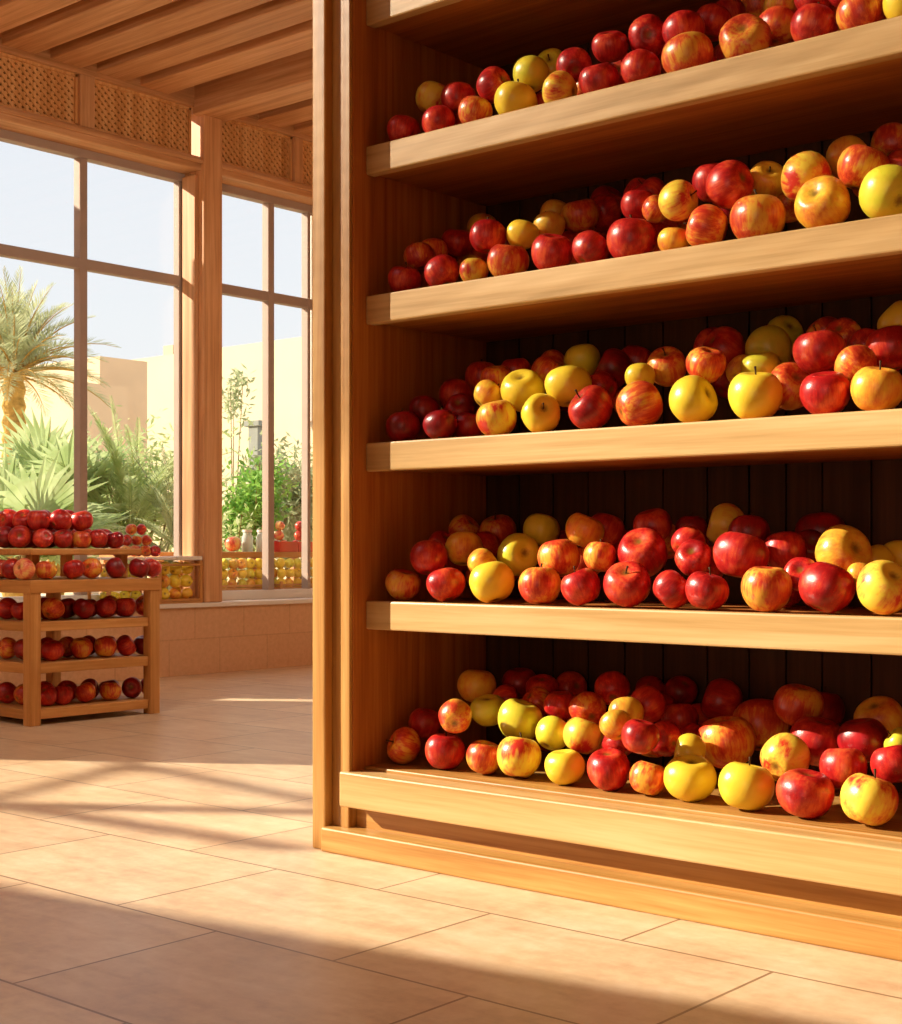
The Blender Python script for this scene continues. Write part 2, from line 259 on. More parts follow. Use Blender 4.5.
def apple_mat(name, under, over, deep, centre, width, streak):
    """ground colour 'under', blush 'over' with streaks, 'deep' in the densest blush"""
    N = NT(name)
    tc = N.n('ShaderNodeTexCoord'); oi = N.n('ShaderNodeObjectInfo')
    cmb = N.n('ShaderNodeCombineXYZ')
    for i in range(3): N.l(oi.outputs['Random'], cmb.inputs[i])
    off = N.n('ShaderNodeVectorMath', operation='MULTIPLY_ADD'); N.l(cmb.outputs[0], off.inputs[0]); off.inputs[1].default_value = (31, 17, 23); N.l(tc.outputs['Object'], off.inputs[2])
    big = N.n('ShaderNodeTexNoise', Scale=.95, Detail=2.0, Roughness=.5); N.l(off.outputs[0], big.inputs['Vector'])
    mp = N.n('ShaderNodeMapping'); N.l(off.outputs[0], mp.inputs[0]); mp.inputs['Scale'].default_value = (7, 7, .9)
    st = N.n('ShaderNodeTexNoise', Scale=1.0, Detail=4.0, Roughness=.65); N.l(mp.outputs[0], st.inputs['Vector'])
    fine = N.n('ShaderNodeTexNoise', Scale=9.0, Detail=3.0, Roughness=.7); N.l(off.outputs[0], fine.inputs['Vector'])
    f = N.math('ADD', big.outputs[0], N.math('MULTIPLY', N.math('SUBTRACT', st.outputs[0], .5), streak))
    f = N.math('ADD', f, N.math('MULTIPLY', N.math('SUBTRACT', fine.outputs[0], .5), .12))
    col = N.ramp(f, [(max(0, centre - width), lin(under)), (centre, lin(over)), (min(1, centre + width), lin(deep))])
    # pale lenticels
    vo = N.n('ShaderNodeTexVoronoi', Scale=9.0); N.l(off.outputs[0], vo.inputs['Vector'])
    dots = N.ramp(vo.outputs['Distance'], [(.05, (1, 1, 1, 1)), (.13, (0, 0, 0, 1))])
    col = N.mix(N.math('MULTIPLY', dots, .28), col, lin('F0C890'))
    # russet in the stalk dimple and at the calyx
    sp = N.n('ShaderNodeSeparateXYZ'); N.l(tc.outputs['Object'], sp.inputs[0])
    rr = N.math('SQRT', N.math('ADD', N.math('MULTIPLY', sp.outputs[0], sp.outputs[0]), N.math('MULTIPLY', sp.outputs[1], sp.outputs[1])))
    rr = N.math('ADD', rr, N.math('MULTIPLY', N.math('SUBTRACT', fine.outputs[0], .5), .2))
    rus = N.ramp(rr, [(.06, (.9, .9, .9, 1)), (.26, (0, 0, 0, 1))])
    col = N.mix(rus, col, lin('7A5A22'))
    hs = N.n('ShaderNodeHueSaturation'); N.l(col, hs.inputs['Color'])
    N.l(N.math('ADD', N.math('MULTIPLY', oi.outputs['Random'], .25), .86), hs.inputs['Value'])
    p = N.pbr(hs.outputs[0], N.math('ADD', N.math('MULTIPLY', fine.outputs[0], .22), .2), .5, fine.outputs[0], .06, .02)
    return N.m
APPLE_M = {
 'R': apple_mat('apple_red', 'DC5A32', 'C02622', '960F14', .46, .2, .7),
 'C': apple_mat('apple_crimson', 'B82026', '98121A', '6E0810', .46, .2, .5),
 'O': apple_mat('apple_orange_blush', 'EBAE40', 'DC5C2C', 'BE2E20', .5, .17, .75),
 'OY': apple_mat('apple_amber', 'ECC040', 'E69A34', 'CE5A28', .56, .2, .6),
 'YB': apple_mat('apple_yellow_blush', 'EFD048', 'E8A33C', 'CC3424', .53, .12, .5),
 'Y': apple_mat('apple_yellow', 'F0D23C', 'F0CA3A', 'E8A034', .66, .25, .35),
 'G': apple_mat('apple_green_yellow', 'D8D23A', 'E4D040', 'DCB43A', .62, .25, .35),
 'P': apple_mat('apple_pink', 'F0C878', 'E8825A', 'D04038', .52, .15, .6),
}
COLNAME = {'R': 'red', 'C': 'dark crimson', 'O': 'orange-red', 'OY': 'amber', 'YB': 'red-blushed yellow', 'Y': 'yellow', 'G': 'green-yellow', 'P': 'pale pink'}

def leaf_mat(name, a, b):
    N = NT(name)
    tc = N.n('ShaderNodeTexCoord')
    n = N.n('ShaderNodeTexNoise', Scale=6.0, Detail=3.0); N.l(tc.outputs['Object'], n.inputs['Vector'])
    col = N.ramp(n.outputs[0], [(.35, lin(a)), (.65, lin(b))])
    d = N.n('ShaderNodeBsdfPrincipled'); N.l(col, d.inputs['Base Color']); d.inputs['Roughness'].default_value = .5
    t = N.n('ShaderNodeBsdfTranslucent'); N.l(col, t.inputs[0])
    m = N.n('ShaderNodeMixShader'); m.inputs[0].default_value = .5
    N.l(d.outputs[0], m.inputs[1]); N.l(t.outputs[0], m.inputs[2]); N.l(m.outputs[0], N.out.inputs[0]); return N.m
date_leaf = leaf_mat('date_palm_leaf', 'A4AA7C', 'C8CBA2')  # leaf colours from here on lightened to carry bright haze
fan_leaf = leaf_mat('fan_palm_leaf', '9AAF72', 'C2D09C')
olive_leaf = leaf_mat('olive_leaf', '8C9A6C', 'BCC49C')
feather_leaf = leaf_mat('feathery_leaf', 'A9BC74', 'D4DCA8')
green_leaf = leaf_mat('bright_green_leaf', '6AA840', 'A4CC66')

# ------------------------------------------------------------------ helpers
def tag(o, label, cat, group=None, kind=None):
    o['label'] = label; o['category'] = cat
    if group: o['group'] = group
    if kind: o['kind'] = kind
    return o
def empty(name, loc, label, cat, group=None, kind=None, rz=0):
    o = bpy.data.objects.new(name, None); C.objects.link(o); o.location = loc; o.rotation_euler = (0, 0, rz)
    o.empty_display_size = .05
    return tag(o, label, cat, group, kind)
def link(name, me, mat, parent=None, loc=(0, 0, 0)):
    o = bpy.data.objects.new(name, me); C.objects.link(o); o.location = loc
    if mat: 
        if len(me.materials) == 0: me.materials.append(mat)
    if parent: o.parent = parent
    return o
class MB:
    def __init__(self): self.bm = bmesh.new()
    def box(self, x0, x1, y0, y1, z0, z1):
        r = bmesh.ops.create_cube(self.bm, size=1)
        for v in r['verts']:
            v.co = Vector((x0 + (v.co.x + .5) * (x1 - x0), y0 + (v.co.y + .5) * (y1 - y0), z0 + (v.co.z + .5) * (z1 - z0)))
        return self
    def bar(self, a, b, w, t=None, up=Vector((0, 0, 1))):
        a, b = Vector(a), Vector(b); d = b - a; L = d.length; d.normalize(); t = t or w
        s = d.cross(up)
        if s.length < 1e-4: s = d.cross(Vector((1, 0, 0)))
        s.normalize(); u = s.cross(d)
        M = Matrix((s, d, u)).transposed()
        r = bmesh.ops.create_cube(self.bm, size=1)
        for v in r['verts']: v.co = M @ Vector((v.co.x * w, (v.co.y + .5) * L, v.co.z * t)) + a
        return self
    def tube(self, pts, rads, n=8, cap=True):
        rings = []
        pts = [Vector(p) for p in pts]
        for i, p in enumerate(pts):
            d = (pts[min(i + 1, len(pts) - 1)] - pts[max(i - 1, 0)]).normalized()
            s = d.cross(Vector((0, 0, 1)))
            if s.length < 1e-3: s = Vector((1, 0, 0))
            s.normalize(); t = s.cross(d)
            r = rads[i] if hasattr(rads, '__len__') else rads
            rings.append([self.bm.verts.new(p + (s * math.cos(2 * PI * k / n) + t * math.sin(2 * PI * k / n)) * r) for k in range(n)])
        for a, b in zip(rings, rings[1:]):
            for k in range(n): self.bm.faces.new((a[k], a[(k + 1) % n], b[(k + 1) % n], b[k]))
        if cap: self.bm.faces.new(rings[0][::-1]); self.bm.faces.new(rings[-1])
        return self
    def lathe(self, prof, n=24):
        rings = []
        for r, z in prof:
            if r < 1e-6: rings.append([self.bm.verts.new((0, 0, z))])
            else: rings.append([self.bm.verts.new((r * math.cos(2 * PI * k / n), r * math.sin(2 * PI * k / n), z)) for k in range(n)])
        for a, b in zip(rings, rings[1:]):
            for k in range(n):
                if len(a) == 1 and len(b) == 1: continue
                if len(a) == 1: self.bm.faces.new((a[0], b[(k + 1) % n], b[k]))
                elif len(b) == 1: self.bm.faces.new((a[k], a[(k + 1) % n], b[0]))
                else: self.bm.faces.new((a[k], a[(k + 1) % n], b[(k + 1) % n], b[k]))
        return self
    def poly(self, *pts):
        self.bm.faces.new([self.bm.verts.new(p) for p in pts]); return self
    def build(self, name, mat, parent=None, bevel=0, smooth=False, loc=(0, 0, 0)):
        if bevel:
            bmesh.ops.bevel(self.bm, geom=self.bm.edges[:], offset=bevel, segments=2, affect='EDGES', profile=.5)
        bmesh.ops.recalc_face_normals(self.bm, faces=self.bm.faces[:])
        me = bpy.data.meshes.new(name); self.bm.to_mesh(me); self.bm.free()
        if smooth:
            for p in me.polygons: p.use_smooth = True
        return link(name, me, mat, parent, loc)
def box(name, mat, parent, x0, x1, y0, y1, z0, z1, bevel=0):
    return MB().box(x0, x1, y0, y1, z0, z1).build(name, mat, parent, bevel)
def structure(o, label, cat='structure'):
    return tag(o, label, cat, kind='structure')
ORD = ['first', 'second', 'third', 'fourth', 'fifth', 'sixth', 'seventh', 'eighth', 'ninth', 'tenth', 'eleventh', 'twelfth', 'thirteenth', 'fourteenth', 'fifteenth', 'sixteenth', 'seventeenth', 'eighteenth', 'nineteenth', 'twentieth',
       'twenty-first', 'twenty-second', 'twenty-third', 'twenty-fourth', 'twenty-fifth']

# ------------------------------------------------------------------ camera
CU, CV, CH, TH, F, HY = 2.472794, -2.398850, .70, math.radians(40.44957), 1465.0, 549.0
cam = bpy.data.cameras.new('camera'); co = bpy.data.objects.new('camera', cam); C.objects.link(co)
co.location = (CU, CV, CH); co.rotation_euler = (PI / 2, 0, TH)
cam.lens = F / 1024 * 36; cam.sensor_width = 36; cam.shift_y = (HY - 512) / 1024; cam.clip_end = 300
bpy.context.scene.camera = co

# ------------------------------------------------------------------ light
SUN_TAN = .5                        # low morning sun from the left of the shelf
SD = Vector((1.5, 1.0)).normalized()
sd = Vector((SD.x, SD.y, -SUN_TAN)).normalized()
sl = bpy.data.lights.new('sun', 'SUN'); so = bpy.data.objects.new('sun', sl); C.objects.link(so)
so.rotation_euler = sd.to_track_quat('-Z', 'Y').to_euler(); so.location = (-6, -6, 8)
sl.energy = 9.8; sl.color = (1, .88, .68); sl.angle = math.radians(.4)
w = bpy.data.worlds.new('sky'); bpy.context.scene.world = w; w.use_nodes = True
nt = w.node_tree; nt.nodes.clear()
wo = nt.nodes.new('ShaderNodeOutputWorld'); bg = nt.nodes.new('ShaderNodeBackground')
sky = nt.nodes.new('ShaderNodeTexSky'); sky.sky_type = 'NISHITA'; sky.sun_disc = False
sky.sun_elevation = math.atan(SUN_TAN); sky.sun_rotation = math.radians(130); sky.dust_density = 2.0; sky.air_density = 1.0
mx = nt.nodes.new('ShaderNodeMix'); mx.data_type = 'RGBA'; mx.inputs[0].default_value = .93
sc_ = nt.nodes.new('ShaderNodeVectorMath'); sc_.operation = 'SCALE'; sc_.inputs['Scale'].default_value = .25
nt.links.new(sky.outputs[0], sc_.inputs[0]); nt.links.new(sc_.outputs[0], mx.inputs[6])
# pale hazy sky, whiter at the horizon
tcw = nt.nodes.new('ShaderNodeTexCoord'); spw = nt.nodes.new('ShaderNodeSeparateXYZ'); nt.links.new(tcw.outputs['Generated'], spw.inputs[0])
rw = nt.nodes.new('ShaderNodeValToRGB'); nt.links.new(spw.outputs[2], rw.inputs[0])
e = rw.color_ramp.elements; e[0].position = 0; e[0].color = lin('FAF9F6'); e[1].position = .5; e[1].color = lin('E9F1FA')
nt.links.new(rw.outputs[0], mx.inputs[7])
nt.links.new(mx.outputs[2], bg.inputs[0]); bg.inputs[1].default_value = 1.02
nt.links.new(bg.outputs[0], wo.inputs[0])
vs = bpy.context.scene.view_settings
vs.view_transform = 'Standard'; vs.look = 'None'; vs.exposure = 0.0; vs.gamma = 1.0

# ------------------------------------------------------------------ the room
WU = -3.9            # inner face of the glazed wall
GU = -4.1            # the glazing
fl = MB().box(WU - .2, 5.0, -6, 7, -.1, 0).build('floor', floor_m); structure(fl, 'polished beige stone tile floor', 'floor')
gd = MB().box(-60, WU - .2, -30, 60, -.1, -.005).build('ground', sand_m); structure(gd, 'pale sandy ground outside the windows', 'ground')
# low tiled wall and its sill
o = MB().box(WU - .28, WU, 1.46, 6.6, 0, .375).build('wall_left', dado_m); structure(o, 'low terracotta tiled wall under the windows', 'wall')
o = MB().box(WU - .30, WU + .02, 1.46, 6.6, .375, .40).build('trim_1', white_m, None, .004); structure(o, 'pale stone window sill on the low tiled wall', 'window sill')
# unseen stretch of the same wall, openings shaped to sun the floor and stand
o = (MB().box(WU - .2, WU, -1.05, .22, 0, 3.4).box(WU - .2, WU, .22, .64, 0, 1.44).box(WU - .2, WU, .22, .64, 1.85, 3.4).box(WU - .2, WU, .64, .70, 0, 3.4).box(WU - .2, WU, .89, 1.15, 0, 3.4).box(WU - .2, WU, 1.40, 1.46, 0, 3.4)
     .box(WU - .2, WU, .70, .89, 0, .72).box(WU - .2, WU, 1.15, 1.40, 0, .68).box(WU - .2, WU, .70, .89, 1.5, 3.4).box(WU - .2, WU, 1.15, 1.40, 1.4, 3.4)).build('wall_side', plaster_m)
structure(o, 'unseen plastered wall beside the windows, openings shaped for sun slivers', 'wall')
o = MB().box(-6.1, -5.9, .12, 1.5, 0, 3.6).build('wall_sun_block', plaster_m); structure(o, 'unseen wall added outside to block sun, left of the windows', 'wall')  # unseen wall added to keep sun off the far floor
o = MB().box(WU - .2, 5.0, 6.6, 6.8, 0, 3.45).build('wall_back', plaster_m); structure(o, 'plastered wall closing the far end of the shop', 'wall')
# unseen building and roof beams added to shade the foreground and block low sky
OB = empty('added_shade_building', (0, 0, 0), 'unseen building added to shade the shop foreground, with gobo beams', 'building', kind='structure')
def lift(p, z): return Vector((p[0] - SD.x * z / SUN_TAN, p[1] - SD.y * z / SUN_TAN, z))
e1, e2 = lift((-.222, -.686), 4.6), lift((1.292, -.418), 4.6)
dr = (e2 - e1).normalized(); nr = Vector((dr.y, -dr.x, 0))
q = [e1 - dr * 4, e1 + dr * 10, e1 + dr * 10 + nr * 3, e1 - dr * 4 + nr * 3]
m = MB(); lo = [m.bm.verts.new((p.x, p.y, 0)) for p in q]; hi = [m.bm.verts.new((p.x, p.y, 4.6)) for p in q]
for i in range(4): m.bm.faces.new((lo[i], lo[(i + 1) % 4], hi[(i + 1) % 4], hi[i]))
m.bm.faces.new(lo[::-1]); m.bm.faces.new(hi); m.build('facade', plaster_m, OB)
for (a_, b_, wd) in (((-2.6, -.32), (-.02, -.035), .055), ((-2.6, .67), (-.35, .447), .045), ((-1.05, -.38), (-1.40, .54), .04)):
    pa, pb = lift(a_, 5.15), lift(b_, 5.15)
    MB().bar(pa, pb, wd, wd).build('gobo_beam', cedar[0], OB)  # unseen beams added as gobos for the bar shadows on the floor
# unseen slats added above the roof to half shade the upper shelves
sc_m = MB()
c0 = lift((-.222, -.686), 4.6); zz = 6.72
while zz < 8.4:
    off = nr * .3
    a_, b_ = c0 + off - dr * 3, c0 + off + dr * 7
    sc_m.bar((a_.x, a_.y, zz), (b_.x, b_.y, zz), .01, .014 if zz > 7.05 else .008); zz += .05
sc_m.build('added_shade_slats', cedar[0], OB)
for k_ in (-3, 2, 7):
    p = c0 + nr * .32 + dr * k_; MB().bar((p.x, p.y, 4.5), (p.x, p.y, 8.4), .08).build('shade_slat_post', cedar[2], OB)
pa = lift((-2.6, -.32), 5.15); pb = lift((-2.6, .67), 5.15)
MB().bar(pa, pb, .08).build('gobo_beam', cedar[0], OB)
for p in (pa, pb): MB().bar((p.x, p.y, 4.5), (p.x, p.y, 5.15), .08).build('gobo_post', cedar[2], OB)

# ceiling: plank deck and beams running away from the glazed wall
ce = empty('ceiling', (0, 0, 3.3), 'timber ceiling with parallel beams above the windows', 'ceiling', kind='structure')
MB().box(WU - .3, 5, -1.2, 6.8, 0, .05).build('deck', inner[0], ce)  # shade between the beams painted in with the darker wood
vb = 1.68 - .283 * 9
k = 0
while vb < 6.4:
    if not (2.72 < vb < 3.02):
        MB().box(WU - .05, 4.9, vb, vb + .195, -.10, 0).build('beam', cedar[0], ce, .006, loc=(0, 0, 0))
    vb += .283
MB().box(WU - .05, 4.9, 2.90, 3.12, -.17, 0).build('main_beam', cedar[0], ce, .008)

o = MB().box(-.4, 5, -7.5, -1.2, 3.3, 3.35).build('canopy_sky_block', cedar[0]); structure(o, 'unseen timber canopy added on the right to cut sky fill', 'ceiling')  # unseen canopy added to cut sky fill over the foreground
o = MB().box(5.0, 5.2, -8, 6.8, 0, 3.45).build('wall_sky_block', plaster_m); structure(o, 'unseen plastered wall added on the right to cut sky fill', 'wall')  # unseen wall added to cut sky fill from the right
# pillars and frieze
def pillar(v, label):
    t = empty('pillar', (WU, v, .40), label, 'pillar', kind='structure')
    MB().box(-.21, -.0, 0, .135, 0, 2.75).build('shaft', cedar[2], t, .006)
    MB().box(-.16, -.05, -.025, -.0, .0, 2.40).build('jamb', cedar[2], t, .003)
pillar(2.945, 'square timber pillar between the two windows')
pillar(1.465, 'square timber pillar before the first window')
pillar(4.40, 'square timber pillar beyond the second window')
tr = empty('trim_2', (WU, 0, 2.88), 'timber frieze of woven lattice panels above the windows', 'frieze', kind='structure')
MB().box(-.2, -.025, 1.465, 6.5, -.055, .02).build('rail', cedar[1], tr, .006)
MB().box(-.2, -.008, 1.465, 6.5, -.02, .0).build('bead', cedar[1], tr, .003)
MB().box(-.2, -.03, 1.465, 6.5, .29, .42).build('top_rail', cedar[1], tr, .004)
def lattice(v0, v1, z0, z1):
    MB().box(-.1, -.09, v0, v1, z0, z1).build('panel_back', lattice_back, tr)
    m = MB(); sp = .042; h = z1 - z0; wd = v1 - v0
    for sgn, x in ((1, -.078), (-1, -.074)):
        c = -h
        while c < wd + h:
            # diagonal a + t, clipped to the panel
            t0, t1 = 0, h
            if sgn > 0: ya, yb = c, c + h
            else: ya, yb = c + h, c
            za, zb = z0, z1
            # clip against 0..wd
            pts = []
            for (y, z) in ((ya, za), (yb, zb)): pts.append([y, z])
            (y0, zz0), (y1, zz1) = pts
            def clip(y0, z0_, y1, z1_):
                if y0 > y1: y0, z0_, y1, z1_ = y1, z1_, y0, z0_
                if y1 <= 0 or y0 >= wd: return None
                if y0 < 0: z0_ += (z1_ - z0_) * (0 - y0) / (y1 - y0); y0 = 0
                if y1 > wd: z1_ = z0_ + (z1_ - z0_) * (wd - y0) / (y1 - y0); y1 = wd
                return y0, z0_, y1, z1_
            q = clip(y0, zz0, y1, zz1)
            if q and q[2] - q[0] > .004: m.bar((x, v0 + q[0], q[1]), (x, v0 + q[2], q[3]), .017, .012, up=Vector((1, 0, 0)))
            c += sp
    for (a_, b_, c_, d_) in ((v0, v1, z0, z0 + .014), (v0, v1, z1 - .014, z1), (v0, v0 + .014, z0, z1), (v1 - .014, v1, z0, z1)): m.box(-.09, -.055, a_, b_, c_, d_)
    m.build('lattice_panel', lattice_m, tr)
for v0, v1 in ((1.5, 2.145), (2.235, 2.90), (3.09, 3.67), (3.74, 4.38)): lattice(v0, v1, .02, .29)
for v0, v1 in ((2.145, 2.235), (3.67, 3.74), (1.40, 1.5)):
    MB().box(-.12, -.03, v0, v1, .02, .29).build('divider', cedar[2], tr, .004)

# unseen lamps added as fill for the stand, pillar and far floor
def fill_pendant(x, y, z, e, label):
    pl = empty('added_fill_lamp', (x, y, z), label, 'lamp')
    MB().lathe([(.02, .2), (.05, .18), (.2, 0), (.19, 0), (.04, .17), (.02, .19)], 24).build('fill_lamp_shade', white_m, pl, smooth=True)
    MB().tube([(0, 0, .18), (0, 0, 3.3 - z)], .006, 6).build('fill_lamp_cord', stem_m, pl)
    ll_ = bpy.data.lights.new('fill_bulb', 'POINT'); ll_.energy = e; ll_.color = (1, .88, .72); ll_.shadow_soft_size = .08
    lo_ = bpy.data.objects.new('fill_bulb', ll_); C.objects.link(lo_); lo_.parent = pl; lo_.location = (0, 0, -.04)
fill_pendant(-1.3, 2.3, 2.5, 45, 'unseen fill lamp added under the timber ceiling behind the display shelf')
fill_pendant(-1.5, .1, 2.8, 38, 'unseen fill lamp added under the timber ceiling before the slatted stand')
# windows
def window(name, va, vb_, mull, label):
    t = empty(name, (GU, 0, .40), label, 'window', kind='structure')
    z1 = 2.43
    MB().box(-.03, .03, va, vb_, 0, .055).build('bottom_rail', white_m, t, .004)
    MB().box(-.03, .035, va, vb_, z1 - .05, z1).build('head', frame_m, t, .004)
    MB().box(-.025, .025, va, va + .04, .055, z1 - .05).build('jamb', frame_m, t, .003)
    MB().box(-.025, .025, vb_ - .04, vb_, .055, z1 - .05).build('jamb', frame_m, t, .003)
    for v, wd in mull: MB().box(-.028, .03, v - wd / 2, v + wd / 2, .055, z1 - .05).build('mullion', frame_m, t, .004)
    MB().box(-.026, .028, va + .04, vb_ - .04, 1.79, 1.847).build('transom', frame_m, t, .004)
    MB().box(-.003, .003, va + .02, vb_ - .02, .03, z1 - .03).build('pane', glass_m, t)
window('window_1', 1.595, 2.95, [(2.265, .048)], 'tall grid window left of the timber pillar')
window('window_2', 3.08, 4.40, [(3.61, .048), (3.925, .025)], 'tall grid window behind the display shelf edge')

# ------------------------------------------------------------------ the big display shelf
ds = empty('display_shelf', (0, 0, 0), 'tall oak display shelf filled with red and yellow apples', 'shelf unit')
US, UE, VBK, ZT = .121, 1.98, .50, 2.36
UR = 2.10
def sh(name, mat, *b, bevel=.003, parent=ds): return box(name, mat, parent, *b, bevel=bevel)
for side in (0, 1):
    fx = (lambda a, b: (a, b)) if side == 0 else (lambda a, b: (UR - b, UR - a))
    sh('stile', oak[2], *fx(0, .043), 0, .52, 0, ZT, bevel=.004)
    sh('stile_panel', oak[2], *fx(.043, .0985), .022, .06, .054, ZT)
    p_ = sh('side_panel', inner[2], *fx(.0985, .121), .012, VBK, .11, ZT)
    MB().box(*fx(.0985, .121), .002, .0115, .11, ZT).build('edge_strip', oak[2], p_, .002)
LEV = {'F': 1.978, 'A': 1.632, 'B': 1.286, 'C': .9455, 'D': .580}
for kx, zs in LEV.items():
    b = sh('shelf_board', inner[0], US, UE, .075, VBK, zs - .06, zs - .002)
    lp = MB().box(US, UE, .055, .085, zs - .066, zs).build('shelf_lip', lit_lipoak, b, .004)
b = sh('shelf_board', oak[0], US, UE, .05, VBK, .15, .198)
sh('bottom_rail', lit_lipoak, .0985, UR - .0985, -.010, .05, .110, .19, bevel=.004)
sh('recess_board', oak[0], .0985, UR - .0985, .046, .07, .05, .112)
sh('plinth', oak[0], .043, UR - .043, -.014, .06, 0, .056, bevel=.004)
sh('top_board', oak[0], 0, UR, -.02, .54, ZT, ZT + .06, bevel=.006)
sh('header', oak[0], US, UE, .02, .05, 2.24, ZT)
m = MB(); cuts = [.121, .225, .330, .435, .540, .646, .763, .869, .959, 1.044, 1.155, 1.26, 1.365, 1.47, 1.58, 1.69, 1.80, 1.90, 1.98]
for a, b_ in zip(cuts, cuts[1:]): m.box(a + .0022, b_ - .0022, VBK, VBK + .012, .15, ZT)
m.build('back_panel', shaded_backwood, ds, .0015)
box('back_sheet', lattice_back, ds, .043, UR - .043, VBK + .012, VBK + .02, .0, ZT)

# ------------------------------------------------------------------ apples
def apple_bm(seed, squash, lobe, nu=26, nv=18):
    rnd = random.Random(seed); bm = bmesh.new(); rows = []
    ph = rnd.random() * 6; sk = rnd.uniform(-.06, .06); tp = rnd.uniform(.03, .09)
    for i in range(nv + 1):
        phi = PI * i / nv
        z = math.cos(phi) * squash
        z -= .30 * squash * math.exp(-(phi / .34) ** 2)
        z += .17 * squash * math.exp(-((PI - phi) / .32) ** 2)
        rr = math.sin(phi) ** .92 * (1 + tp * math.cos(phi))
        if i in (0, nv): rows.append([bm.verts.new((0, 0, z))]); continue
        row = []
        for k in range(nu):
            th = 2 * PI * k / nu
            r = rr * (1 + lobe * math.cos(5 * th + ph) * (.35 + .65 * (1 - math.cos(phi)) / 2) + .025 * math.cos(2 * th + ph))
            x, y = r * math.cos(th), r * math.sin(th)
            row.append(bm.verts.new((x + sk * z * .6, y, z * (1 + sk * x))))
        rows.append(row)
    for a, b in zip(rows, rows[1:]):
        for k in range(nu):
            k2 = (k + 1) % nu
            if len(a) == 1: bm.faces.new((a[0], b[k], b[k2]))
            elif len(b) == 1: bm.faces.new((a[k], b[0], a[k2]))
            else: bm.faces.new((a[k], b[k], b[k2], a[k2]))
    mxr = max(math.hypot(v.co.x, v.co.y) for v in bm.verts)
    for v in bm.verts: v.co /= mxr
    bmesh.ops.recalc_face_normals(bm, faces=bm.faces[:])
    return bm
APPLE_ME = {}
for c in APPLE_M:
    for i, (sq, lo) in enumerate(((.93, .026), (.97, .016), (.90, .036))):
        me = bpy.data.meshes.new('apple_skin'); bm = apple_bm(i * 11 + 3, sq, lo); bm.to_mesh(me); bm.free()
        for p in me.polygons: p.use_smooth = True
        me.materials.append(APPLE_M[c]); APPLE_ME[c, i] = me
sm = bpy.data.meshes.new('stem'); mb = MB()
mb.tube([(0, 0, .55), (.01, 0, .72), (.05, .01, .88), (.1, .03, 1.02)], [.035, .03, .032, .05], 7)
mb.bm.to_mesh(sm); mb.bm.free(); sm.materials.append(stem_m)
for p in sm.polygons: p.use_smooth = True
proto = {k: bpy.data.objects.new('apple', me) for k, me in APPLE_ME.items()}
stem_proto = bpy.data.objects.new('stem', sm)
camv = Vector((CU, CV, CH))
def put_apple(u, v, z, r, c, label, group, upright=False, stem=None, rnd=random, base=None):
    r *= .975
    o = proto[c, rnd.randrange(3)].copy(); C.objects.link(o)
    o.name = 'apple'; o.location = (u, v, z); o.scale = (r, r, r)
    if upright: e_ = (rnd.uniform(-.3, .3), rnd.uniform(-.3, .3), rnd.uniform(0, 6.28))
    else: e_ = (rnd.uniform(-1.3, 1.3), rnd.uniform(-1.3, 1.3), rnd.uniform(0, 6.28))
    o.rotation_euler = e_
    if base is not None:
        R = Matrix.Rotation(e_[2], 3, 'Z') @ Matrix.Rotation(e_[1], 3, 'Y') @ Matrix.Rotation(e_[0], 3, 'X')
        low = min((R @ v_.co).z for v_ in o.data.vertices) * r
        if z < base + r * 1.03 or z + low < base: o.location.z = base - low + .0008
    tag(o, label, 'apple', group)
    if stem or stem is None:
        s = stem_proto.copy(); C.objects.link(s); s.parent = o; s.name = 'stem'
    return o
BASEZ = {'A': 1.632, 'B': 1.286, 'C': .9455, 'D': .580, 'E': .198}
SHNAME = {'A': 'top shelf', 'B': 'upper shelf', 'C': 'middle shelf', 'D': 'lower shelf', 'E': 'bottom shelf'}
rn = random.Random(21)
for k, L in SHELF_APPLES.items():
    for fr in (1, 0):
        cnt = {}
        for (u, v, z, r, c, f_) in sorted((a for a in L if a[5] == fr), key=lambda a: a[0]):
            n = cnt.get(c, 0); cnt[c] = n + 1
            row = 'front row' if fr else 'piled rows'
            label = '%s apple, %s of that colour from the side panel, %s, %s' % (COLNAME[c], ORD[n], row, SHNAME[k])
            up = rn.random() < (.75 if fr else .4)
            put_apple(u, v, z, r, c, label, 'apples on the %s of the oak display' % SHNAME[k], up, (r > .036 and fr == 1 and rn.random() < .55) or (fr == 0 and rn.random() < .2), rn, BASEZ[k])

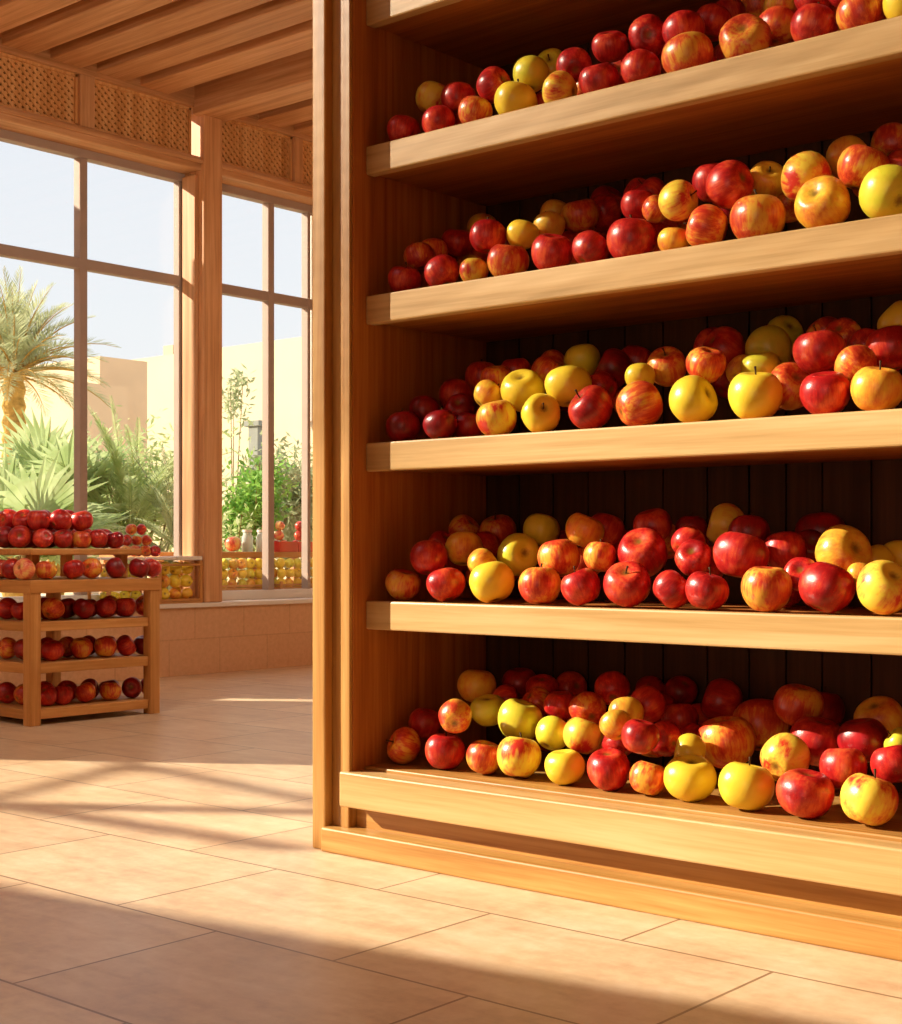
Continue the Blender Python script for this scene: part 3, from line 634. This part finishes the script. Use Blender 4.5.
# ------------------------------------------------------------------ slatted fruit stand by the window
S0, S1, R0, R1 = -3.29, -2.525, .912, 1.55      # u range, v range
st = empty('fruit_stand', (S1, R0, 0), 'square slatted wooden stand heaped with red apples on the floor', 'fruit stand')
def sb(name, ax, x0, x1, y0, y1, z0, z1, bevel=.003): return box(name, stand_w[ax], st, x0 - S1, x1 - S1, y0 - R0, y1 - R0, z0, z1, bevel=bevel)
for (x, y) in ((S1, R0), (S1, R1), (S0, R0), (S0, R1)):
    sx = -1 if x == S1 else 1; sy = 1 if y == R0 else -1
    sb('post', 2, min(x, x + sx * .05), max(x, x + sx * .05), min(y, y + sy * .05), max(y, y + sy * .05), 0, .53)
for zb, zt, kk in ((.024, .062, 0), (.205, .245, 1), (.372, .410, 2), (.525, .576, 3)):
    e_ = .012 if kk < 3 else -.004
    y0, y1, x0, x1 = R0 + (.05 if kk < 3 else 0), R1 - (.05 if kk < 3 else 0), S0 + (.05 if kk < 3 else .0), S1 - (.05 if kk < 3 else .0)
    sb('rail', 1, S1 - e_ - .022, S1 - e_, y0, y1, zb, zt); sb('rail', 1, S0 + e_, S0 + e_ + .022, y0, y1, zb, zt)
    sb('rail', 0, x0, x1, R0 + e_, R0 + e_ + .022, zb, zt); sb('rail', 0, x0, x1, R1 - e_ - .022, R1 - e_, zb, zt)
    sb('tier_board', 0, S0 + .03, S1 - .03, R0 + .03, R1 - .03, zt - .018, zt, .001)
ub = sb('raised_tray', 1, -3.17, -2.615, .98, 1.525, .675, .702, .006)
for x in (-3.1, -2.70):
    for y in (1.04, 1.48): sb('tray_leg', 2, x - .02, x + .02, y - .02, y + .02, .576, .675)
TN = {'low': 'lowest tier', 'mid': 'middle tier', 'high': 'tier under the top', 'top': 'top of the stand', 'heap': 'heap on the raised tray'}
cnt = {}
for (T, u, v, z, r, c) in STAND_APPLES:
    n = cnt.get((T, c), 0); cnt[T, c] = n + 1
    label = '%s apple, %s of its colour, %s of the slatted stand' % (COLNAME[c], ORD[n], TN[T]) if T not in ('top',) else '%s apple, %s of its colour, under the tray on the slatted stand' % (COLNAME[c], ORD[n])
    jx = 0 if T == 'heap' else .006
    put_apple(u + rn.uniform(-jx, jx), v + rn.uniform(-jx, jx), z, r, c, label, 'apples on the slatted floor stand', rn.random() < .4, False, rn, {'low': .062, 'mid': .245, 'high': .41, 'top': .576, 'heap': .702}[T])

# ------------------------------------------------------------------ crates and fruit along the window
def crate(u, v, z, lu, lv, h, label, rim=True):
    t = empty('fruit_crate', (u, v, z), label, 'crate')
    MB().box(-lu / 2, lu / 2, -lv / 2, lv / 2, 0, .012).build('base', stand_w[1], t)
    for sx in (-1, 1):
        for sy in (-1, 1):
            MB().box(sx * (lu / 2 - .008) - .009, sx * (lu / 2 - .008) + .009, sy * (lv / 2 - .008) - .009, sy * (lv / 2 - .008) + .009, 0, h).build('post', stand_w[2], t, .002)
    for zc in (.02, h - .022):
        for sx in (-1, 1): MB().box(sx * lu / 2 - .004, sx * lu / 2 + .004, -lv / 2, lv / 2, zc - .006, zc + .006).build('slat', stand_w[1], t)
        for sy in (-1, 1): MB().box(-lu / 2, lu / 2, sy * lv / 2 - .004, sy * lv / 2 + .004, zc - .006, zc + .006).build('slat', stand_w[0], t)
    return t
def fruits(u, v, z, lu, lv, layers, r, cols, label, group, heap=False, jit=.004):
    """rows of single fruits standing in a crate, layer on layer"""
    for L in range(layers):
        nu_ = max(1, int((lu - .02) / (2 * r))); nv_ = max(1, int((lv - .02) / (2 * r)))
        if heap: nu_, nv_ = max(1, nu_ - L), max(1, nv_ - L)
        for i in range(nu_):
            for j in range(nv_):
                if not heap and L < layers - 1 and i < nu_ - 1 and 0 < j < nv_ - 1: continue
                x = u + (i - (nu_ - 1) / 2) * 2 * r + rn.uniform(-jit, jit); y = v + (j - (nv_ - 1) / 2) * 2 * r + rn.uniform(-jit, jit)
                o = put_apple(x, y, z + r * .95 + L * r * 1.72, r * .97, rn.choice(cols), label, group, False, False, rn)
                o.name = 'quince' if 'quince' in label else 'apple'; o['category'] = 'fruit' if 'quince' in label else 'apple'
# on the sill in front of the pillar
crate(WU - .085, 2.775, .40, .19, .30, .235, 'wooden crate of yellow quinces on the sill against the pillar')
fruits(WU - .085, 2.775, .412, .19, .29, 3, .041, ['Y', 'Y', 'OY'], 'yellow quince packed in the crate on the sill against the pillar', 'quinces in the sill crate')
b = box('crate_lid', white_m, None, WU - .16, WU + .0, 2.76, 2.935, .637, .660, .004); tag(b, 'short white board laid across the quince crate by the pillar', 'board')
crate(WU - .085, 2.44, .40, .19, .30, .235, 'wooden crate on the sill half hidden behind the slatted stand')
fruits(WU - .085, 2.44, .412, .19, .29, 3, .036, ['G', 'Y'], 'green-yellow quince in the sill crate behind the slatted stand', 'quinces in the hidden sill crate')
b = box('serving_tray', white_m, None, WU - .19, WU - .0, 2.36, 2.75, .640, .655, .004); tag(b, 'white tray of small red and pink apples above the sill crates', 'tray')
fruits(WU - .095, 2.55, .656, .19, .36, 3, .034, ['R', 'P', 'R', 'O'], 'small red or pink apple heaped on the white tray by the window', 'apples on the white tray', heap=True)
# stall outside the second window
sl_ = empty('market_stall', (-4.2, 2.9, 0), 'low wooden market stall standing outside behind the second window', 'stall')
def mk(name, ax, *b, mat=None): return box(name, (mat or cedar)[ax] if not mat or isinstance(mat, list) else mat, sl_, *b, bevel=.003)
mk('lower_shelf', 1, -.75, -.03, .1, 1.75, .41, .438)
mk('counter_board', 1, -.75, -.16, .1, 1.75, .645, .682, mat=stand_w)
for x in (-.72, -.19):
    for y in (.12, .885, 1.70): mk('post', 2, x - .02, x + .02, y - .02, y + .02, 0, .645)
for vv, nm in ((3.52, 'nearer the pillar'), (4.06, 'beyond the mullion')):
    crate(-4.315, vv, .4395, .19, .46, .06, 'low open crate of yellow quinces under the stall counter, ' + nm)
    fruits(-4.315, vv, .452, .19, .46, 3, .036, ['Y', 'Y', 'G', 'OY'], 'small yellow quince piled in the stall crate ' + nm, 'quinces in the stall crate ' + nm)
for vv, nm in ((4.02, 'first'), (4.19, 'second')):
    t = empty('fruit_punnet', (-4.44, vv, .682), 'open red punnet of red apples on the stall counter, %s from the mullion' % nm, 'punnet')
    m = MB(); 
    for (a, b_, c_, d_) in ((-.085, .085, -.08, -.072), (-.085, .085, .072, .08), (-.085, -.077, -.072, .072), (.077, .085, -.072, .072)): m.box(a, b_, c_, d_, .005, .065)
    m.build('side', redglass_m, t); MB().box(-.085, .085, -.08, .08, 0, .006).build('base', redglass_m, t)
    fruits(-4.44, vv, .69, .17, .16, 3, .036, ['R', 'R', 'P'], 'small red apple heaped in the %s red punnet on the stall counter' % nm, 'apples in the %s red punnet' % nm, heap=True)
def jar(u, v, z, h, r, label):
    t = empty('glass_jar', (u, v, z), label, 'jar')
    MB().lathe([(0, 0), (r, 0), (r, h * .75), (r * .75, h * .86), (r * .78, h), (r * .7, h), (r * .68, h * .86), (r * .92, h * .74), (r * .92, .006), (0, .006)], 20).build('body', jar_m, t, smooth=True)
    MB().lathe([(0, h), (r * .85, h), (r * .85, h + .015), (0, h + .015)], 20).build('lid', white_m, t)
jar(-4.50, 3.80, .682, .125, .036, 'clear glass jar on the stall counter nearer the pillar')
jar(-4.46, 3.885, .682, .125, .036, 'clear glass jar on the stall counter nearer the mullion')
bt = empty('bottle', (-4.5, 3.97, .682), 'tall red bottle on the stall counter behind the mullion', 'bottle')
MB().lathe([(0, 0), (.034, 0), (.034, .17), (.03, .2), (.013, .24), (.013, .29), (0, .29)], 16).build('body', redglass_m, bt, smooth=True)
MB().lathe([(0, .29), (.015, .29), (.015, .31), (0, .31)], 12).build('cap', white_m, bt)
o = put_apple(-4.52, 3.70, .682 + .05, .055, 'P', 'large pale orange melon on the stall counter beside the pillar', None, True, False, rn); o.name = 'melon'; o['category'] = 'melon'
hb = MB(); pts = []
for i in range(13):
    a = PI * i / 12; pts.append((-.0, .10 - .10 * math.cos(a), .10 - .10 * math.sin(a) * 1.0))
hb.box(-.006, .006, 0, .20, .1, 1.5)
hb.poly(*[(.006, p[1], p[2]) for p in pts]); hb.poly(*[(-.006, p[1], p[2]) for p in pts])
ban = hb.build('hanging_panel', white_m, None); ban.location = (-4.30, 4.16, 1.42); tag(ban, 'white hanging panel with rounded foot outside the second window', 'panel')

# ------------------------------------------------------------------ buildings outside
bd = empty('flat_roofed_house', (-17.47, 12.13, 0), 'tan flat roofed house seen through the first window', 'house')
MB().box(-9, 0, 0, 0.96, 0, 3.86).build('main_block', tan_m, bd)
MB().box(-.35, .75, -1.05, -.0, 0, 3.30).build('side_block', tan_m, bd)
gw = empty('garden_wall', (-24, 17.5, 0), 'long bright cream garden wall behind the plants', 'garden wall')
MB().box(-1.2, 14, 0, .4, 0, 4.85).build('wall_face', cream_m, gw)
MB().box(1.4, 1.72, .0, .38, 4.85, 5.05).build('roof_vent', tan_m, gw)
w2 = empty('boundary_wall', (-31, 12.65, 0), 'low white boundary wall behind the date palm', 'garden wall')
MB().box(0, 4.4, 0, .4, 0, 3.55).build('wall_face', cream_m, w2)
gp = empty('gate_post', (-11.0, 9.76, 0), 'weathered grey gate post before the cream wall', 'post')
MB().box(-.09, .09, -.09, .09, 0, 2.2).build('shaft', grey_m, gp, .01); MB().box(-.14, .14, -.12, .12, 2.2, 2.27).build('cap', grey_m, gp, .01)

# ------------------------------------------------------------------ plants
def frond(mb, base, az, el, L, ll, n=34, droop=1.1, fold=.35, wd=.018, rnd=random):
    p = Vector(base); d = Vector((math.cos(az) * math.cos(el), math.sin(az) * math.cos(el), math.sin(el)))
    st_ = L / n; rach = [p.copy()]
    for i in range(n):
        t = i / n
        d = (d + Vector((0, 0, -droop * st_ * (.35 + 1.3 * t) / L))).normalized()
        side = d.cross(Vector((0, 0, 1)))
        if side.length < 1e-3: side = Vector((1, 0, 0))
        side.normalize(); up = side.cross(d)
        p = p + d * st_; rach.append(p.copy())
        if t > .14:
            prof = math.sin(PI * min(1, (t - .08) / .95) ** .75) * ll + .02
            for s in (-1, 1):
                a = rnd.uniform(.75, 1.05) * (1 - .5 * t)
                ld = (d * math.cos(a) + side * s * math.sin(a) + up * fold * rnd.uniform(.5, 1.2)).normalized()
                q = p + ld * prof + Vector((0, 0, -.12 * prof)); wv = d * wd * .5
                mid = p.lerp(q, .4)
                mb.poly(p - wv * .5, mid - wv, q, mid + wv)
    return rach
def date_palm(x, y, H, label):
    t = empty('date_palm', (x, y, 0), label, 'palm tree')
    pr = []
    for i in range(30): pr.append((.12 + (.028 if i % 2 else 0) - .02 * i / 30, H * i / 29))
    MB().lathe([(0, 0)] + pr + [(0, H)], 18).build('trunk', trunk_m, t)
    mb = MB(); rb = MB(); r_ = random.Random(5)
    for i in range(78):
        az = i * 2.39996 + r_.uniform(-.2, .2); el = 1.45 - 1.55 * (i / 78) + r_.uniform(-.1, .1)
        L = r_.uniform(.95, 1.2)
        ra = frond(mb, (0, 0, H - .02), az, el, L, .26, 40, 1.0, .3, .022, r_)
        rb.tube(ra[::5], [.016 - .0018 * j for j in range(len(ra[::5]))], 5)
    mb.build('fronds', date_leaf, t); rb.build('frond_stalks', trunk_m, t)
date_palm(-11.54, 6.68, 2.62, 'tall date palm with shaggy crown outside the first window')
def fan_palm(x, y, z, leaves, label, mat=fan_leaf):
    t = empty('fan_palm', (x, y, 0), label, 'palm tree'); r_ = random.Random(int(x * 100))
    mb = MB(); sb_ = MB()
    MB().lathe([(0, 0), (.07, 0), (.06, z * .55), (.05, z * .6), (0, z * .6)], 12).build('trunk', trunk_m, t)
    for (az, el, pl, R) in leaves:
        d = Vector((math.cos(az) * math.cos(el), math.sin(az) * math.cos(el), math.sin(el)))
        c = Vector((0, 0, z * .58)) + d * pl
        sb_.tube([(0, 0, z * .55), Vector((0, 0, z * .58)) + d * pl * .5 + Vector((0, 0, .03)), c], [.012, .010, .008], 5)
        side = d.cross(Vector((0, 0, 1))).normalized(); up = side.cross(d)
        nb = 26
        for k in range(nb):
            a = (k / (nb - 1) - .5) * 2 * 2.05
            bd_ = d * math.cos(a) + side * math.sin(a)
            bd_ = (bd_ + up * .15 * math.cos(a)).normalized()
            Rk = R * (.8 + .2 * math.cos(a)) * r_.uniform(.9, 1.05)
            wv = (side * math.cos(a) - d * math.sin(a)) * R * .045
            m1 = c + bd_ * Rk * .55; q = c + bd_ * Rk + Vector((0, 0, -.16 * R * r_.uniform(.4, 1.4)))
            mb.poly(c, m1 - wv, q, m1 + wv)
    mb.build('fan_leaves', mat, t); sb_.build('leaf_stalks', twig_m, t)
rp = random.Random(31)
fan_palm(-7.35, 4.34, 1.55, [(i * 2.4, rp.uniform(-.1, 1.25), rp.uniform(.25, .5), rp.uniform(.45, .6)) for i in range(18)], 'tall fan palm with round spiky leaves under the date palm')
fan_palm(-6.45, 3.45, 1.05, [(i * 2.4, rp.uniform(-.1, 1.25), rp.uniform(.25, .45), rp.uniform(.5, .62)) for i in range(18)], 'broad low fan palm directly behind the slatted stand')
def feathery(x, y, z0, stems, label, mat, name='feathery_shrub', ll=.12, wd=.022):
    t = empty(name, (x, y, 0), label, 'shrub'); r_ = random.Random(int(-y * 77)); mb = MB(); rb = MB()
    for (az, el, L) in stems:
        ra = frond(mb, (r_.uniform(-.1, .1), r_.uniform(-.1, .1), z0), az, el, L, ll, 44, r_.uniform(.6, 1.5), .25, wd, r_)
        rb.tube(ra[::6], [.007 - .0007 * j for j in range(len(ra[::6]))], 5)
        # stem down to the soil
        rb.tube([(0, 0, 0), ra[0]], [.02, .011], 6)
    mb.build('leaves', mat, t); rb.build('stems', mat, t)
feathery(-7.0, 4.75, .85, [(i * 2.4, rp.uniform(.25, 1.4), rp.uniform(.75, 1.2)) for i in range(52)], 'feathery arching shrub in the middle of the first window', feather_leaf, ll=.085, wd=.02)
feathery(-6.4, 4.75, .62, [(i * 2.4, rp.uniform(.1, 1.4), rp.uniform(.6, 1.05)) for i in range(38)], 'dusty green arching shrub behind the quince crates', olive_leaf, ll=.07, wd=.018)
def leafy(x, y, zc, rx, rz, n, size, mat, label, name='leafy_shrub', stalks=9, asp=.45, seed=1, tip=.6):
    t = empty(name, (x, y, 0), label, 'shrub'); r_ = random.Random(seed); mb = MB(); rb = MB(); tips = []
    for i in range(stalks):
        a = i * 2.4; rr = rx * r_.uniform(.2, .85)
        e = Vector((rr * math.cos(a), rr * math.sin(a), zc + rz * r_.uniform(-.5, .85)))
        mid = Vector((e.x * .45, e.y * .45, e.z * .6)); tips.append((mid, e))
        rb.tube([(0, 0, 0), mid, e], [.014, .007, .003], 5)
    for i in range(n):
        m_, e = r_.choice(tips); c = m_.lerp(e, r_.random() ** tip)
        c = c + Vector((r_.gauss(0, 1) * rx * .27, r_.gauss(0, 1) * rx * .27, r_.gauss(0, 1) * rz * .22))
        d = Vector((r_.gauss(0, 1), r_.gauss(0, 1), r_.gauss(.3, .8))).normalized(); s = d.cross(Vector((r_.gauss(0, 1), r_.gauss(0, 1), 1))).normalized()
        L = size * r_.uniform(.7, 1.3)
        mb.poly(c, c + d * L * .5 - s * L * asp * .5, c + d * L, c + d * L * .5 + s * L * asp * .5)
    mb.build('leaves', mat, t); rb.build('stems', twig_m, t)
leafy(-7.3, 5.1, 1.25, .75, .5, 4200, .075, feather_leaf, 'wide pale bush filling the middle of the first window', 'pale_bush', stalks=16, asp=.3, seed=11)
leafy(-5.75, 4.95, 1.15, .30, .30, 2300, .06, green_leaf, 'dense bright green bush beside the mullion of the second window', seed=3)
leafy(-6.2, 5.85, 1.12, .45, .42, 4200, .085, olive_leaf, 'loose grey-green bush at the edge of the display shelf', 'olive_bush', asp=.28, seed=5)
leafy(-5.6, 4.62, .75, .34, .25, 700, .06, feather_leaf, 'low pale bush behind the stall counter', 'low_bush', seed=8)
leafy(-10.48, 8.9, 2.50, .24, .30, 260, .10, olive_leaf, 'thin grey-green sapling before the cream wall', 'sapling', stalks=3, asp=.3, seed=6, tip=.15)
for o in list(proto.values()) + [stem_proto]: bpy.data.objects.remove(o)
